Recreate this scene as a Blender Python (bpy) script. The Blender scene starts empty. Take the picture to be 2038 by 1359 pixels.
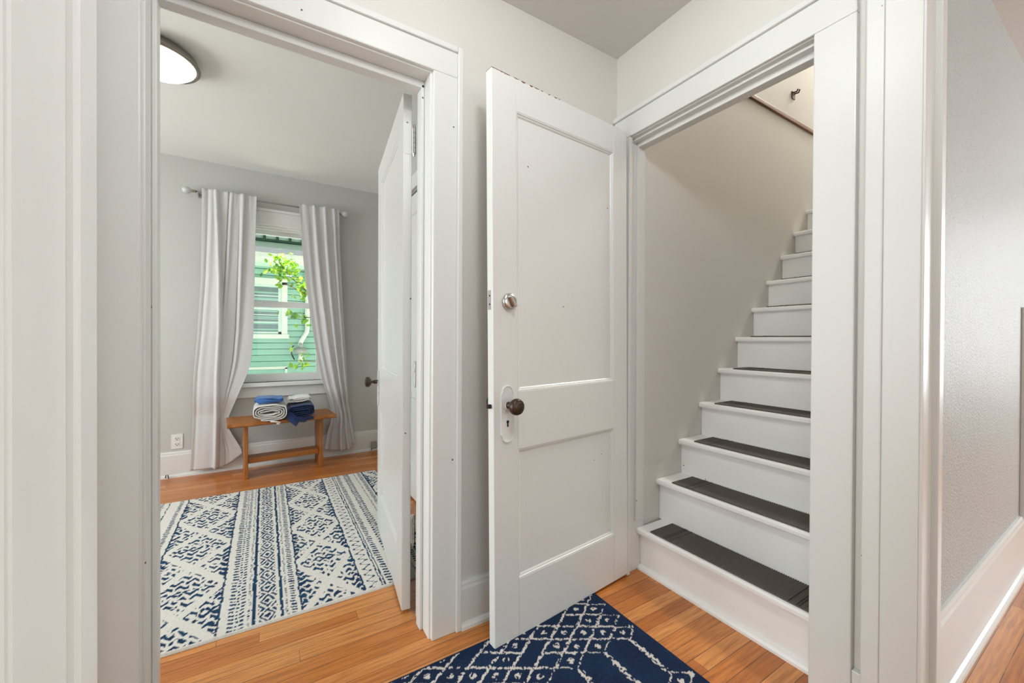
import bpy, bmesh, math, random
import numpy as np
from mathutils import Vector, Matrix

random.seed(7)
RNG = np.random.default_rng(11)
SC = bpy.context.scene
COL = SC.collection
R = math.radians

# ------------------------------------------------------------------ helpers
def link(name, bm, mat=None, parent=None, bevel=0.0, smooth=False, seg=2):
    me = bpy.data.meshes.new(name)
    bmesh.ops.recalc_face_normals(bm, faces=bm.faces[:])
    bm.to_mesh(me); bm.free()
    o = bpy.data.objects.new(name, me)
    COL.objects.link(o)
    if mat: me.materials.append(mat)
    if parent: o.parent = parent
    if smooth:
        for p in me.polygons: p.use_smooth = True
    if bevel:
        m = o.modifiers.new('edge', 'BEVEL'); m.width = bevel; m.segments = seg
        m.limit_method = 'ANGLE'; m.angle_limit = R(40)
    return o

def bx(bm, x0, x1, y0, y1, z0, z1):
    xs = sorted((x0, x1)); ys = sorted((y0, y1)); zs = sorted((z0, z1))
    v = [bm.verts.new((x, y, z)) for z in zs for y in ys for x in xs]
    for f in ((0,1,3,2),(4,5,7,6),(0,1,5,4),(2,3,7,6),(0,2,6,4),(1,3,7,5)):
        bm.faces.new([v[i] for i in f])
    return v

def boxes(*bs):
    bm = bmesh.new()
    for b in bs: bx(bm, *b)
    return bm

def prism(bm, prof, axis, a, b):
    """extrude a closed 2-D profile along axis from a to b (profile in the two other axes, cyclic order)"""
    def pt(p, t):
        if axis == 'x': return (t, p[0], p[1])
        if axis == 'y': return (p[0], t, p[1])
        return (p[0], p[1], t)
    A = [bm.verts.new(pt(p, a)) for p in prof]
    B = [bm.verts.new(pt(p, b)) for p in prof]
    n = len(prof)
    for i in range(n):
        bm.faces.new((A[i], A[(i+1) % n], B[(i+1) % n], B[i]))
    bm.faces.new(A); bm.faces.new(B[::-1])

def lathe(bm, prof, mtx=Matrix(), n=32):
    """profile of (radius, height) turned about local Z"""
    rings = []
    for r, h in prof:
        if r < 1e-6:
            rings.append([bm.verts.new(mtx @ Vector((0, 0, h)))])
        else:
            rings.append([bm.verts.new(mtx @ Vector((r*math.cos(2*math.pi*k/n), r*math.sin(2*math.pi*k/n), h))) for k in range(n)])
    for a, b in zip(rings, rings[1:]):
        for k in range(n):
            k2 = (k+1) % n
            if len(a) == 1 and len(b) == 1: continue
            if len(a) == 1: bm.faces.new((a[0], b[k], b[k2]))
            elif len(b) == 1: bm.faces.new((a[k], b[0], a[k2]))
            else: bm.faces.new((a[k], b[k], b[k2], a[k2]))
    for r in (rings[0], rings[-1]):
        if len(r) > 2: bm.faces.new(r)

def tube(bm, pts, rad, n=10):
    pts = [Vector(p) for p in pts]
    rings = []
    for i, p in enumerate(pts):
        t = (pts[min(i+1, len(pts)-1)] - pts[max(i-1, 0)]).normalized()
        u = t.orthogonal().normalized() if i == 0 else (u - t*u.dot(t)).normalized()
        w = t.cross(u)
        r = rad[i] if isinstance(rad, (list, tuple)) else rad
        rings.append([bm.verts.new(p + r*(u*math.cos(2*math.pi*k/n) + w*math.sin(2*math.pi*k/n))) for k in range(n)])
    for a, b in zip(rings, rings[1:]):
        for k in range(n):
            bm.faces.new((a[k], a[(k+1) % n], b[(k+1) % n], b[k]))
    bm.faces.new(rings[0]); bm.faces.new(rings[-1][::-1])

def tag(o, label=None, cat=None, group=None, kind=None):
    if label: o['label'] = label
    if cat: o['category'] = cat
    if group: o['group'] = group
    if kind: o['kind'] = kind
    return o

def empty(name, loc=(0, 0, 0), rz=0.0, label=None, cat=None, group=None, kind=None):
    o = bpy.data.objects.new(name, None); COL.objects.link(o)
    o.location = loc; o.rotation_euler = (0, 0, rz); o.empty_display_size = .05
    return tag(o, label, cat, group, kind)

def struct(name, bm, mat, label, cat, bevel=0.0, smooth=False):
    return tag(link(name, bm, mat, None, bevel, smooth), label, cat, None, 'structure')

# ------------------------------------------------------------------ materials
class NT:
    def __init__(s, name):
        s.m = bpy.data.materials.new(name); s.m.use_nodes = True
        s.t = s.m.node_tree; s.t.nodes.clear()
        s.out = s.n('ShaderNodeOutputMaterial')
        s.b = s.n('ShaderNodeBsdfPrincipled')
        s.l(s.b.outputs[0], s.out.inputs[0])
    def n(s, typ, **kw):
        x = s.t.nodes.new(typ)
        for k, v in kw.items(): setattr(x, k, v)
        return x
    def l(s, a, b): s.t.links.new(a, b)
    def put(s, sock, v):
        if hasattr(v, 'is_output'): s.l(v, sock)
        else: sock.default_value = v
    def math(s, op, a, b=None, c=None, clamp=False):
        x = s.n('ShaderNodeMath', operation=op); x.use_clamp = clamp
        s.put(x.inputs[0], a)
        if b is not None: s.put(x.inputs[1], b)
        if c is not None: s.put(x.inputs[2], c)
        return x.outputs[0]
    def obj(s):
        return s.n('ShaderNodeTexCoord').outputs['Object']
    def mapping(s, vec, scale=(1, 1, 1)):
        x = s.n('ShaderNodeMapping'); s.l(vec, x.inputs[0]); x.inputs['Scale'].default_value = scale
        return x.outputs[0]
    def noise(s, vec, scale, detail=2.0, rough=.5, out='Fac'):
        x = s.n('ShaderNodeTexNoise'); s.l(vec, x.inputs['Vector'])
        x.inputs['Scale'].default_value = scale; x.inputs['Detail'].default_value = detail; x.inputs['Roughness'].default_value = rough
        return x.outputs[out]
    def ramp(s, fac, stops):
        x = s.n('ShaderNodeValToRGB'); s.l(fac, x.inputs[0])
        e = x.color_ramp.elements
        while len(e) < len(stops): e.new(.5)
        for i, (p, c) in enumerate(stops):
            e[i].position = p; e[i].color = (*c, 1) if len(c) == 3 else c
        return x.outputs[0]
    def mix(s, fac, a, b, blend='MIX'):
        x = s.n('ShaderNodeMix', data_type='RGBA', blend_type=blend)
        s.put(x.inputs[0], fac)
        for i, v in ((6, a), (7, b)):
            if isinstance(v, tuple) and len(v) == 3: v = (*v, 1)
            s.put(x.inputs[i], v)
        return x.outputs[2]
    def bump(s, h, strength=.3, dist=.002):
        x = s.n('ShaderNodeBump'); s.l(h, x.inputs['Height'])
        x.inputs['Strength'].default_value = strength; x.inputs['Distance'].default_value = dist
        s.l(x.outputs[0], s.b.inputs['Normal'])
    def base(s, c):
        if isinstance(c, tuple): s.b.inputs['Base Color'].default_value = (*c, 1)
        else: s.l(c, s.b.inputs['Base Color'])
    def set(s, **kw):
        for k, v in kw.items():
            s.put(s.b.inputs[k.replace('_', ' ')], v)
        return s

def m_paint(name, col, rough=.35, specks=0.0, bump=.12, stipple=0.0, bscale=60):
    t = NT(name); v = t.obj()
    c = t.mix(t.noise(v, 1.3, 3), tuple(x*.97 for x in col), tuple(min(1, x*1.02) for x in col))
    if specks:
        vo = t.n('ShaderNodeTexVoronoi', feature='F1'); t.l(v, vo.inputs['Vector'])
        vo.inputs['Scale'].default_value = 22.0
        warp = t.math('MULTIPLY_ADD', t.noise(v, 240, 1), .10, t.math('MULTIPLY', vo.outputs['Distance'], 1.0))
        near = t.math('LESS_THAN', warp, .125)
        sep = t.n('ShaderNodeSeparateColor'); t.l(vo.outputs['Color'], sep.inputs[0])
        pick = t.math('LESS_THAN', sep.outputs[0], specks)
        c = t.mix(t.math('MULTIPLY', near, pick), c, (.10, .075, .055))
    t.base(c); t.set(Roughness=rough)
    h = t.math('MULTIPLY_ADD', t.noise(t.mapping(v, (1, 1, .25)), bscale, 3), 1.0, t.math('MULTIPLY', t.noise(v, 6, 2), 1.5))
    if stipple:
        h = t.math('ADD', h, t.math('MULTIPLY', t.noise(t.mapping(v, (1, 1, .6)), 190, 3, .65), stipple))
        pit_shade = t.math('GREATER_THAN', t.noise(t.mapping(v, (1, 1, .55)), 150, 2, .55), .67)
        t.base(t.mix(t.math('MULTIPLY', pit_shade, .40), c, (.20, .19, .175)))  # small shadows of the stipple painted into the colour as darker specks
    t.bump(h, min(1, bump), .004 if not stipple else .010)
    return t.m

def m_plain(name, col, rough=.5, metal=0.0, bump=0.0, scale=200, var=.08):
    t = NT(name); v = t.obj()
    t.base(t.mix(t.noise(v, scale*.2, 3), tuple(x*(1-var) for x in col), tuple(min(1, x*(1+var)) for x in col)))
    t.set(Roughness=rough, Metallic=metal)
    if bump: t.bump(t.noise(v, scale, 3), bump, .002)
    return t.m

def m_floor():
    t = NT('oak_strip_floor'); v = t.obj()
    s = t.n('ShaderNodeSeparateXYZ'); t.l(v, s.inputs[0])
    X, Y = s.outputs[0], s.outputs[1]
    W, L = .0572, .95
    row = t.math('FLOOR', t.math('DIVIDE', t.math('ADD', Y, .012), W))
    fy = t.math('FRACT', t.math('DIVIDE', t.math('ADD', Y, .012), W))
    wn = t.n('ShaderNodeTexWhiteNoise', noise_dimensions='1D'); t.l(row, wn.inputs['W'])
    xs = t.math('DIVIDE', t.math('ADD', X, t.math('MULTIPLY', wn.outputs['Value'], 7.3)), L)
    ix = t.math('FLOOR', xs); fx = t.math('FRACT', xs)
    cid = t.n('ShaderNodeCombineXYZ'); t.l(row, cid.inputs[0]); t.l(ix, cid.inputs[1])
    wn2 = t.n('ShaderNodeTexWhiteNoise', noise_dimensions='2D'); t.l(cid.outputs[0], wn2.inputs['Vector'])
    rnd = wn2.outputs['Value']
    # grain: stretched noise shifted per board
    sh = t.n('ShaderNodeCombineXYZ'); t.l(t.math('MULTIPLY', rnd, 37.0), sh.inputs[0]); t.l(t.math('MULTIPLY', rnd, 91.0), sh.inputs[1])
    va = t.n('ShaderNodeVectorMath', operation='ADD'); t.l(v, va.inputs[0]); t.l(sh.outputs[0], va.inputs[1])
    g1 = t.noise(t.mapping(va.outputs[0], (2.2, 34, 1)), 2.4, 4, .62)
    g2 = t.noise(t.mapping(va.outputs[0], (7, 190, 1)), 1.6, 3, .6)
    wv = t.n('ShaderNodeTexWave', wave_type='BANDS', bands_direction='Y'); t.l(t.mapping(va.outputs[0], (.9, 9, 1)), wv.inputs['Vector'])
    wv.inputs['Scale'].default_value = 2.2; wv.inputs['Distortion'].default_value = 9; wv.inputs['Detail'].default_value = 2; wv.inputs['Detail Scale'].default_value = .8
    tone = t.ramp(rnd, [(0, (.47, .145, .022)), (.45, (.58, .19, .032)), (1, (.72, .30, .085))])
    gr = t.ramp(g1, [(.32, (.62, .55, .47)), (.55, (1, 1, 1)), (.75, (1.08, 1.08, 1.05))])
    c = t.mix(1.0, tone, gr, 'MULTIPLY')
    c = t.mix(t.math('MULTIPLY', t.math('SUBTRACT', 1.0, wv.outputs['Fac']), .22), c, (.33, .13, .04))
    pores = t.math('GREATER_THAN', g2, .66)
    c = t.mix(t.math('MULTIPLY', pores, .35), c, (.16, .07, .03))
    gap = t.math('MAXIMUM', t.math('LESS_THAN', fy, .034), t.math('LESS_THAN', fx, .0016))
    fade = t.math('GREATER_THAN', t.noise(t.mapping(v, (1.5, 20, 1)), 2.0, 2), .40)
    c = t.mix(t.math('MULTIPLY', gap, t.math('MULTIPLY_ADD', fade, .40, .50)), c, (.055, .024, .010))
    t.base(c)
    t.set(Roughness=t.math('MULTIPLY_ADD', g1, .16, .24)); t.b.inputs['Specular IOR Level'].default_value = .45; t.b.inputs['Coat Weight'].default_value = .2; t.b.inputs['Coat Roughness'].default_value = .22
    t.bump(t.math('SUBTRACT', t.math('MULTIPLY_ADD', t.noise(t.mapping(v, (3, 12, 1)), 5, 2), .5, t.math('MULTIPLY', g2, .12)), gap), .22, .0022)
    return t.m

def m_wood(name, c1, c2, axis=(1, 18, 18), rough=.38):
    t = NT(name); v = t.obj()
    g = t.noise(t.mapping(v, axis), 5, 4, .6)
    w = t.n('ShaderNodeTexWave', wave_type='BANDS', bands_direction='DIAGONAL'); t.l(t.mapping(v, tuple(a*.6 for a in axis)), w.inputs['Vector'])
    w.inputs['Scale'].default_value = 1.4; w.inputs['Distortion'].default_value = 6; w.inputs['Detail'].default_value = 2
    c = t.mix(g, c1, c2)
    c = t.mix(t.math('MULTIPLY', w.outputs['Fac'], .35), c, tuple(x*.62 for x in c1))
    t.base(c); t.set(Roughness=rough); t.bump(g, .15, .002)
    return t.m

def m_attr(name, rough=.95, fuzz=500, strength=.5):
    t = NT(name)
    a = t.n('ShaderNodeAttribute'); a.attribute_name = 'weave'
    v = t.obj()
    n = t.noise(v, fuzz, 2)
    t.base(t.mix(1.0, a.outputs['Color'], t.ramp(n, [(.25, (.80, .80, .80)), (.75, (1.1, 1.1, 1.1))]), 'MULTIPLY'))
    t.set(Roughness=rough); t.b.inputs['Specular IOR Level'].default_value = .15
    t.bump(n, strength, .004)
    return t.m

def m_fabric(name, col, scale=900, bump=.25, transl=0.0, sheen=.2):
    t = NT(name); v = t.obj()
    t.base(t.mix(t.noise(v, 40, 3), tuple(x*.93 for x in col), tuple(min(1, x*1.05) for x in col)))
    t.set(Roughness=.9); t.b.inputs['Sheen Weight'].default_value = sheen
    t.bump(t.noise(v, scale, 3), bump, .002)
    if transl:
        tr = t.n('ShaderNodeBsdfTranslucent'); tr.inputs[0].default_value = (*col, 1)
        mx = t.n('ShaderNodeMixShader'); mx.inputs[0].default_value = transl
        t.l(t.b.outputs[0], mx.inputs[1]); t.l(tr.outputs[0], mx.inputs[2]); t.l(mx.outputs[0], t.out.inputs[0])
    return t.m

def m_glass(name, tint=(1, 1, 1)):
    t = NT(name)
    t.t.nodes.remove(t.b)
    tr = t.n('ShaderNodeBsdfTransparent'); tr.inputs[0].default_value = (*tint, 1)
    gl = t.n('ShaderNodeBsdfGlossy'); gl.inputs['Roughness'].default_value = .02
    fr = t.n('ShaderNodeFresnel'); fr.inputs[0].default_value = 1.45
    mx = t.n('ShaderNodeMixShader')
    ge = t.n('ShaderNodeNewGeometry')          # a thin pane reflects at its front face only
    t.l(t.math('MULTIPLY', fr.outputs[0], t.math('SUBTRACT', 1.0, ge.outputs['Backfacing'])), mx.inputs[0]); t.l(tr.outputs[0], mx.inputs[1]); t.l(gl.outputs[0], mx.inputs[2])
    t.l(mx.outputs[0], t.out.inputs[0])
    return t.m

def m_emit(name, col, power):
    t = NT(name)
    t.base((.85, .83, .8)); t.set(Roughness=.3)
    t.b.inputs['Emission Color'].default_value = (*col, 1); t.b.inputs['Emission Strength'].default_value = power
    return t.m

M = {}
M['wall'] = m_paint('greige_wall_paint', (.675, .652, .61), .55, bump=.06)
M['wall_bed'] = m_paint('grey_bedroom_wall_paint', (.52, .52, .495), .6, bump=.06)
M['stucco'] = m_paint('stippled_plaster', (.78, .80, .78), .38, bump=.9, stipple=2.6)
M['ceiling'] = m_paint('ceiling_white', (.66, .655, .635), .7, bump=.05)
M['ceiling_bed'] = m_paint('bedroom_ceiling_white', (.79, .82, .79), .75, bump=.05)
M['trim'] = m_paint('white_gloss_trim', (.715, .72, .70), .33, specks=.07, bump=.14)
M['door'] = m_paint('white_door_paint', (.735, .74, .72), .30, specks=.045, bump=.16)
M['stair'] = m_paint('white_stair_paint', (.86, .85, .83), .33, specks=.06, bump=.18)
M['floor'] = m_floor()
M['bench'] = m_wood('honey_pine', (.46, .165, .027), (.27, .08, .011), (3, 30, 30))
M['bench_leg'] = m_wood('honey_pine_leg', (.48, .175, .030), (.27, .08, .012), (30, 30, 3))
M['rail'] = m_wood('brown_stained_strip', (.22, .075, .02), (.13, .04, .012), (3, 40, 40))
M['curtain'] = m_fabric('linen_white_curtain', (.63, .62, .615), 700, .2, .05)
M['towel_w'] = m_fabric('white_terry', (.72, .70, .67), 420, .8)
M['towel_w2'] = m_fabric('off_white_terry', (.78, .75, .73), 420, .8)
M['towel_b'] = m_fabric('royal_blue_terry', (.035, .14, .42), 420, .8)
M['towel_n'] = m_fabric('navy_terry', (.005, .026, .11), 420, .8)
M['mat'] = m_plain('brown_ribbed_mat', (.095, .080, .068), .9, 0, .5, 700, .35)
M['mat_dark'] = m_plain('dark_mat_band', (.032, .027, .025), .9, 0, .5, 700, .3)
M['chrome'] = m_plain('brushed_chrome', (.62, .61, .59), .22, 1.0, .05, 300)
M['nickel'] = m_plain('brushed_nickel', (.30, .28, .25), .35, 1.0, .05, 300)
M['bronze'] = m_plain('dark_bronze', (.075, .055, .038), .33, .85, .1, 250, .3)
M['steel_rod'] = m_plain('grey_steel_rod', (.34, .34, .33), .35, .9)
M['black'] = m_plain('black_hole', (.012, .011, .010), .8)
M['frost'] = m_plain('frosted_glass_ball', (.55, .56, .55), .12)
M['plastic'] = m_plain('white_plastic', (.76, .75, .72), .35)
M['grey'] = m_plain('grey_plastic', (.34, .35, .32), .5)
M['hook'] = m_plain('dark_brown_hook', (.07, .03, .015), .5)
M['glass'] = m_glass('window_glass', (.97, 1, .985))
M['lamp'] = m_emit('lit_lamp_glass', (1.0, .89, .77), 5.6)
M['rug_w'] = m_attr('cream_blue_rug_pile', .95, 420, .6)
M['rug_n'] = m_attr('navy_rug_pile', .9, 420, .7)
M['panel'] = m_plain('grey_panel_paint', (.25, .25, .25), .4)
M['brass'] = m_plain('old_brass', (.30, .20, .09), .4, .8)
M['siding'] = m_plain('mint_green_siding', (.27, .53, .44), .7, 0, .1, 60)
M['siding_up'] = m_plain('pale_mint_siding', (.60, .80, .68), .7, 0, .1, 60)
M['ext_trim'] = m_plain('white_exterior_trim', (.66, .74, .68), .5)
M['roof'] = m_plain('pale_roof_shingle', (.72, .72, .75), .9, 0, .3, 90, .1)
M['blind'] = m_plain('dark_window_blind', (.16, .23, .25), .4, 0, 0, 40, .3)
M['slat'] = m_plain('pale_blind_rail', (.55, .72, .68), .5)
M['dark_green'] = m_plain('dark_green_bracket', (.03, .09, .05), .7)
M['ground'] = m_plain('pale_gravel', (.78, .78, .74), .95, 0, .4, 30)
M['bark'] = m_plain('grey_brown_bark', (.17, .12, .07), .9, 0, .5, 200)
def m_leaf():
    t = NT('spring_leaf')
    oi = t.n('ShaderNodeNewGeometry')
    c = t.ramp(oi.outputs['Random Per Island'], [(0, (.10, .28, .02)), (.5, (.24, .46, .03)), (1, (.42, .60, .07))])
    t.base(c); t.set(Roughness=.45)
    tr = t.n('ShaderNodeBsdfTranslucent'); t.l(c, tr.inputs[0])
    mx = t.n('ShaderNodeMixShader'); mx.inputs[0].default_value = .45
    t.l(t.b.outputs[0], mx.inputs[1]); t.l(tr.outputs[0], mx.inputs[2]); t.l(mx.outputs[0], t.out.inputs[0])
    return t.m
M['leaf'] = m_leaf()

# ------------------------------------------------------------------ room shell
YA, YA2 = 1.409, 1.53          # hall face / bedroom face of the wall with the bedroom doorway
XB, XB2 = 1.455, 1.565         # hall face / stair face of the wall with the stair doorway
YC, YC2 = .368, .438           # living-room face / hall face of the wall the camera looks past
YW, YW2 = 4.09, 4.25           # inner / outer face of the window wall
XR = .862                      # bedroom right wall
SY1, SY0 = 1.335, .47          # stairwell side walls
HC, BC, LC = 2.462, 2.53, 2.425

struct('floor', boxes((-3.8, 5.6, -3.6, YW2, -.12, 0)), M['floor'], 'honey oak strip floor running through all the rooms', 'floor')
struct('ceiling_hall', boxes((-3.7, XB2, YC2-.06, YA2, HC, HC+.1)), M['ceiling'], 'greyish white ceiling above the hall', 'ceiling')
struct('ceiling_bedroom', boxes((-2.7, 1.2, YA2-.02, YW2+.3, BC, BC+.1)), M['ceiling_bed'], 'white bedroom ceiling with the round lamp', 'ceiling')
struct('ceiling_front', boxes((-3, 5.6, -3.6, YC2-.06, LC, LC+.12)), M['ceiling'], 'white ceiling sloping into view above the stippled wall', 'ceiling')

# wall with the bedroom doorway
LX, RX, DZ = -.276, .514, 2.069            # casing inner edges and head
struct('wall_hall', boxes((-3.7, LX-.012, YA, YA2, 0, BC), (RX+.012, XB2, YA, YA2, 0, BC), (LX-.012, RX+.012, YA, YA2, DZ+.012, BC)), M['wall'],
       'greige hall wall between the bedroom doorway and the stair door', 'wall')
struct('wall_end', boxes((-3.8, -3.7, YC2-.07, YA2, 0, BC)), M['wall'], 'far end wall of the hall', 'wall')
# wall with the stair doorway
struct('wall_stairs', boxes((XB, XB2, SY1, YA, 0, HC), (XB, XB2, YC2-.06, .56, 0, HC), (XB, XB2, .56, SY1, 2.052, HC)), M['wall'],
       'greige wall above the staircase doorway', 'wall')
# stairwell
struct('wall_stairwell', boxes((XB2, 5.6, SY1, SY1+.074, 0, 5.2)), M['wall'], 'tall greige wall beside the white stairs', 'wall')
struct('wall_stairwell_far', boxes((XB2, 5.6, SY0-.032, SY0, 0, 5.2)), M['wall'], 'hidden near wall of the stairwell', 'wall')
struct('wall_stairwell_end', boxes((5.5, 5.6, SY0, SY1, 0, 5.2)), M['wall'], 'wall at the top of the stairs', 'wall')
struct('wall_above_stairs', boxes((XB, XB2, SY0, SY1, HC, 5.2)), M['wall'], 'wall over the stair doorway inside the stairwell', 'wall')
struct('ceiling_stairs', boxes((XB, 5.6, SY0-.03, SY1+.07, 5.2, 5.3)), M['ceiling'], 'ceiling at the top of the stairwell', 'ceiling')
# wall the camera looks past (opening between front room and hall)
OL, OR = -.119, 1.42
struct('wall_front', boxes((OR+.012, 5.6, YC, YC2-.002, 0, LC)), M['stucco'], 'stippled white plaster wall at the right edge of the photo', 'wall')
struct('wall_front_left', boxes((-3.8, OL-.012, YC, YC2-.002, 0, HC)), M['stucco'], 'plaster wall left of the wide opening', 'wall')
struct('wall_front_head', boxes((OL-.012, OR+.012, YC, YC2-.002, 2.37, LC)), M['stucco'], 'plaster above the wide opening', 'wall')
struct('wall_living_left', boxes((-3.1, -3, -3.6, YC2, 0, LC)), M['wall'], 'left wall of the front room', 'wall')
struct('wall_living_right', boxes((5.6, 5.7, -3.6, YC2, 0, LC)), M['wall'], 'right wall of the front room', 'wall')
struct('wall_living_back', boxes((-3, 5.6, -3.7, -3.6, 0, LC)), M['wall'], 'wall of the front room behind the camera', 'wall')
# bedroom walls
WX0, WX1, WZ0, WZ1 = -.31, .455, .715, 2.075     # window hole
struct('wall_back', boxes((-2.7, WX0, YW, YW2, 0, BC), (WX1, 1.12, YW, YW2, 0, BC), (WX0, WX1, YW, YW2, 0, WZ0), (WX0, WX1, YW, YW2, WZ1, BC)), M['wall_bed'],
       'grey bedroom wall with the curtained window', 'wall')
struct('wall_left', boxes((-2.8, -2.7, YA2, YW2, 0, BC)), M['wall_bed'], 'left wall of the bedroom', 'wall')
struct('wall_right', boxes((XR, XR+.12, YA2, 2.2, 0, BC), (XR, XR+.12, 3.0, 3.15, 0, BC), (XR, XR+.12, 2.2, 3.0, 2.1, BC), (XR+.05, XR+.12, 2.2, 3.0, 0, 2.1), (XR+.12, 1.12, 3.03, 3.15, 0, BC), (1.0, 1.12, 3.15, YW2, 0, BC)), M['wall_bed'],
       'right wall of the bedroom behind the open door', 'wall')

# baseboards
def base_prof(d, h, flip=1):
    # (depth out of wall, height) profile with eased top and a quarter-round shoe
    return [(0, 0), (d+.014, 0), (d+.013, .012), (d+.008, .02), (d, .024), (d, h-.028), (d-.004, h-.018), (d-.004, h-.010), (d-.009, h), (0, h)]
def baseboard(name, axis, wall, sgn, a, b, d, h, label):
    bm = bmesh.new()
    p = [(wall + sgn*q[0], q[1]) for q in base_prof(d, h)]
    prism(bm, p, axis, a, b)
    return struct(name, bm, M['trim'], label, 'baseboard')
baseboard('baseboard_back', 'x', YW, -1, -2.7, 1.0, .018, .20, 'white baseboard under the bedroom window')
baseboard('baseboard_hall', 'x', YA, -1, .629, XB-.02, .018, .175, 'white baseboard behind the open panel door')
baseboard('baseboard_front', 'x', YC, -1, 1.575, 5.6, .017, .262, 'tall white baseboard under the stippled wall')
baseboard('baseboard_hall_left', 'x', YA, -1, -3.7, LX-.115, .018, .175, 'white hall baseboard left of the bedroom doorway')
baseboard('baseboard_right', 'y', 1.0, -1, 3.15, YW-.02, .018, .20, 'white baseboard on the right wall of the bedroom')
baseboard('baseboard_left', 'y', -2.7, 1, YA2, YW-.02, .018, .20, 'white baseboard on the left wall of the bedroom')
struct('baseboard_stairs', boxes((XB-.02, XB, .440, .468, 0, .155)), M['trim'], 'short white baseboard block in the gap beside the stair casing', 'baseboard', .003)

# ------------------------------------------------------------------ door casings
# bedroom doorway: casing, jamb, stop
bm = boxes((RX, RX+.094, 1.387, YA, 0, DZ), (LX-.094, LX, 1.387, YA, 0, DZ), (LX-.094, RX+.094, 1.387, YA, DZ, DZ+.092),
           (RX+.093, RX+.115, 1.379, YA, 0, DZ+.114), (LX-.115, LX-.093, 1.379, YA, 0, DZ+.114), (LX-.093, RX+.093, 1.379, YA, DZ+.0915, DZ+.114))
tr1 = struct('trim_1', bm, M['trim'], 'white casing around the bedroom doorway', 'door casing', .004)
bm = boxes((RX-.007, RX+.012, 1.402, YA2+.02, 0, DZ-.005), (LX-.012, LX+.007, 1.402, YA2+.02, 0, DZ-.005), (LX-.012, RX+.012, 1.402, YA2+.02, DZ-.005, DZ+.012))
link('jamb', bm, M['trim'], tr1, .003)
bm = boxes((RX-.019, RX-.007, 1.464, 1.507, 0, DZ-.017), (LX+.007, LX+.019, 1.464, 1.507, 0, DZ-.017), (LX+.007, RX-.007, 1.464, 1.507, DZ-.031, DZ-.005))
link('door_stop', bm, M['trim'], tr1, .003)
# stair doorway
SL, SR, SZ = 1.306, .576, 2.041
bm = boxes((1.435, XB, SL, 1.405, 0, SZ), (1.435, XB, .469, SR, 0, SZ), (1.435, XB, .469, 1.405, SZ, SZ+.098),
           (1.425, XB, .466, 1.408, SZ+.0975, SZ+.119))
tr2 = struct('trim_2', bm, M['trim'], 'white casing around the staircase doorway', 'door casing', .004)
bm = boxes((1.449, XB2, 1.322, SY1, 0, SZ+.011), (1.449, XB2, .56, .571, 0, SZ+.011), (1.449, XB2, .571, 1.322, SZ-.003, SZ+.011))
link('jamb', bm, M['trim'], tr2, .003)
bm = boxes((1.497, 1.54, 1.310, 1.322, .24, SZ-.03), (1.497, 1.54, .571, .583, .24, SZ-.03), (1.497, 1.54, .571, 1.322, SZ-.034, SZ-.003), (1.468, 1.497, .571, 1.322, SZ-.014, SZ-.003))
link('door_stop', bm, M['trim'], tr2, .002)
# wide opening beside the camera
def cased_end(name, xr, s, label):
    # s = +1: wall lies to +x of the opening edge
    f = lambda a: xr + s*a
    bm = boxes((f(0), f(.016), .329, .4045, 0, 2.37), (f(-.006), f(.0155), .404, .442, 0, 2.38),
               (f(.0155), f(.113), .331, .367, 0, 2.40), (f(.001), f(.012), .3235, .3295, 0, 2.40), (f(.018), f(.030), .3255, .3315, 0, 2.40),
               (f(.112), f(.150), .317, .3675, 0, 2.42))
    if s < 0: bx(bm, f(.015), f(.15), .4375, .458, 0, 2.37)
    return struct(name, bm, M['trim'], label, 'door casing', .004, False)
cased_end('trim_3', OR, 1, 'wide white casing post right of the stair doorway')
cased_end('trim_4', OL, -1, 'wide white casing post at the left edge of the photo')

# ------------------------------------------------------------------ panelled doors
def panel_door(root, w, z0, z1, stile, top_rail, rails, mat, th=.035, name='leaf', u0=0.0):
    """local X along the door from its hinge, visible face at local y=0, slab behind it; rails = list of (z0,z1) of the rails between panels"""
    zs = [z0] + [z for r in rails for z in r] + [z1 - top_rail, z1]
    bm = bmesh.new()
    bx(bm, u0, stile, -th, 0, z0, z1); bx(bm, w-stile, w, -th, 0, z0, z1)
    bx(bm, stile, w-stile, -th, 0, z1-top_rail, z1)
    for a, b in rails: bx(bm, stile, w-stile, -th, 0, a, b)
    leaf = link(name, bm, mat, root, .0025)
    # panels and the moulding that steps down to them
    edges = sorted([r for r in rails] + [(z1-top_rail, z1)])
    for (a, b), (c, d) in zip(edges, edges[1:]):
        bm = bmesh.new()
        bx(bm, stile-.004, w-stile+.004, -th+.011, -.011, b-.004, c+.004)
        for yy, s in ((-.011, 1), (-th+.011, -1)):
            k = .013
            prof = [(0, 0), (0, .010*s), (.0035, .0095*s), (.006, .006*s), (.010, .0045*s), (k, .0015*s), (k, 0)]
            # left/right
            prism(bm, [(stile + p[0], yy + p[1]) for p in prof], 'z', b, c)
            prism(bm, [(w - stile - p[0], yy + p[1]) for p in prof], 'z', b, c)
            prism(bm, [(yy + p[1], b + p[0]) for p in prof], 'x', stile, w-stile)
            prism(bm, [(yy + p[1], c - p[0]) for p in prof], 'x', stile, w-stile)
        link('panel', bm, mat, root)
    return leaf

def knob_bm(mtx, r=.029, faceted=False):
    bm = bmesh.new()
    if faceted:
        lathe(bm, [(.011, 0), (.011, .02), (.008, .024), (.008, .034), (.020, .038), (.0275, .046), (.029, .056), (.024, .066), (.012, .070), (0, .0705)], mtx, 8)
    else:
        lathe(bm, [(.012, 0), (.013, .012), (.009, .016), (.0085, .028), (.012, .031), (.020, .033), (.026, .038), (r, .046), (r, .053), (.0265, .060), (.022, .0645), (.0205, .0635), (.019, .066), (.012, .068), (0, .0685)], mtx, 28)
    return bm

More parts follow.
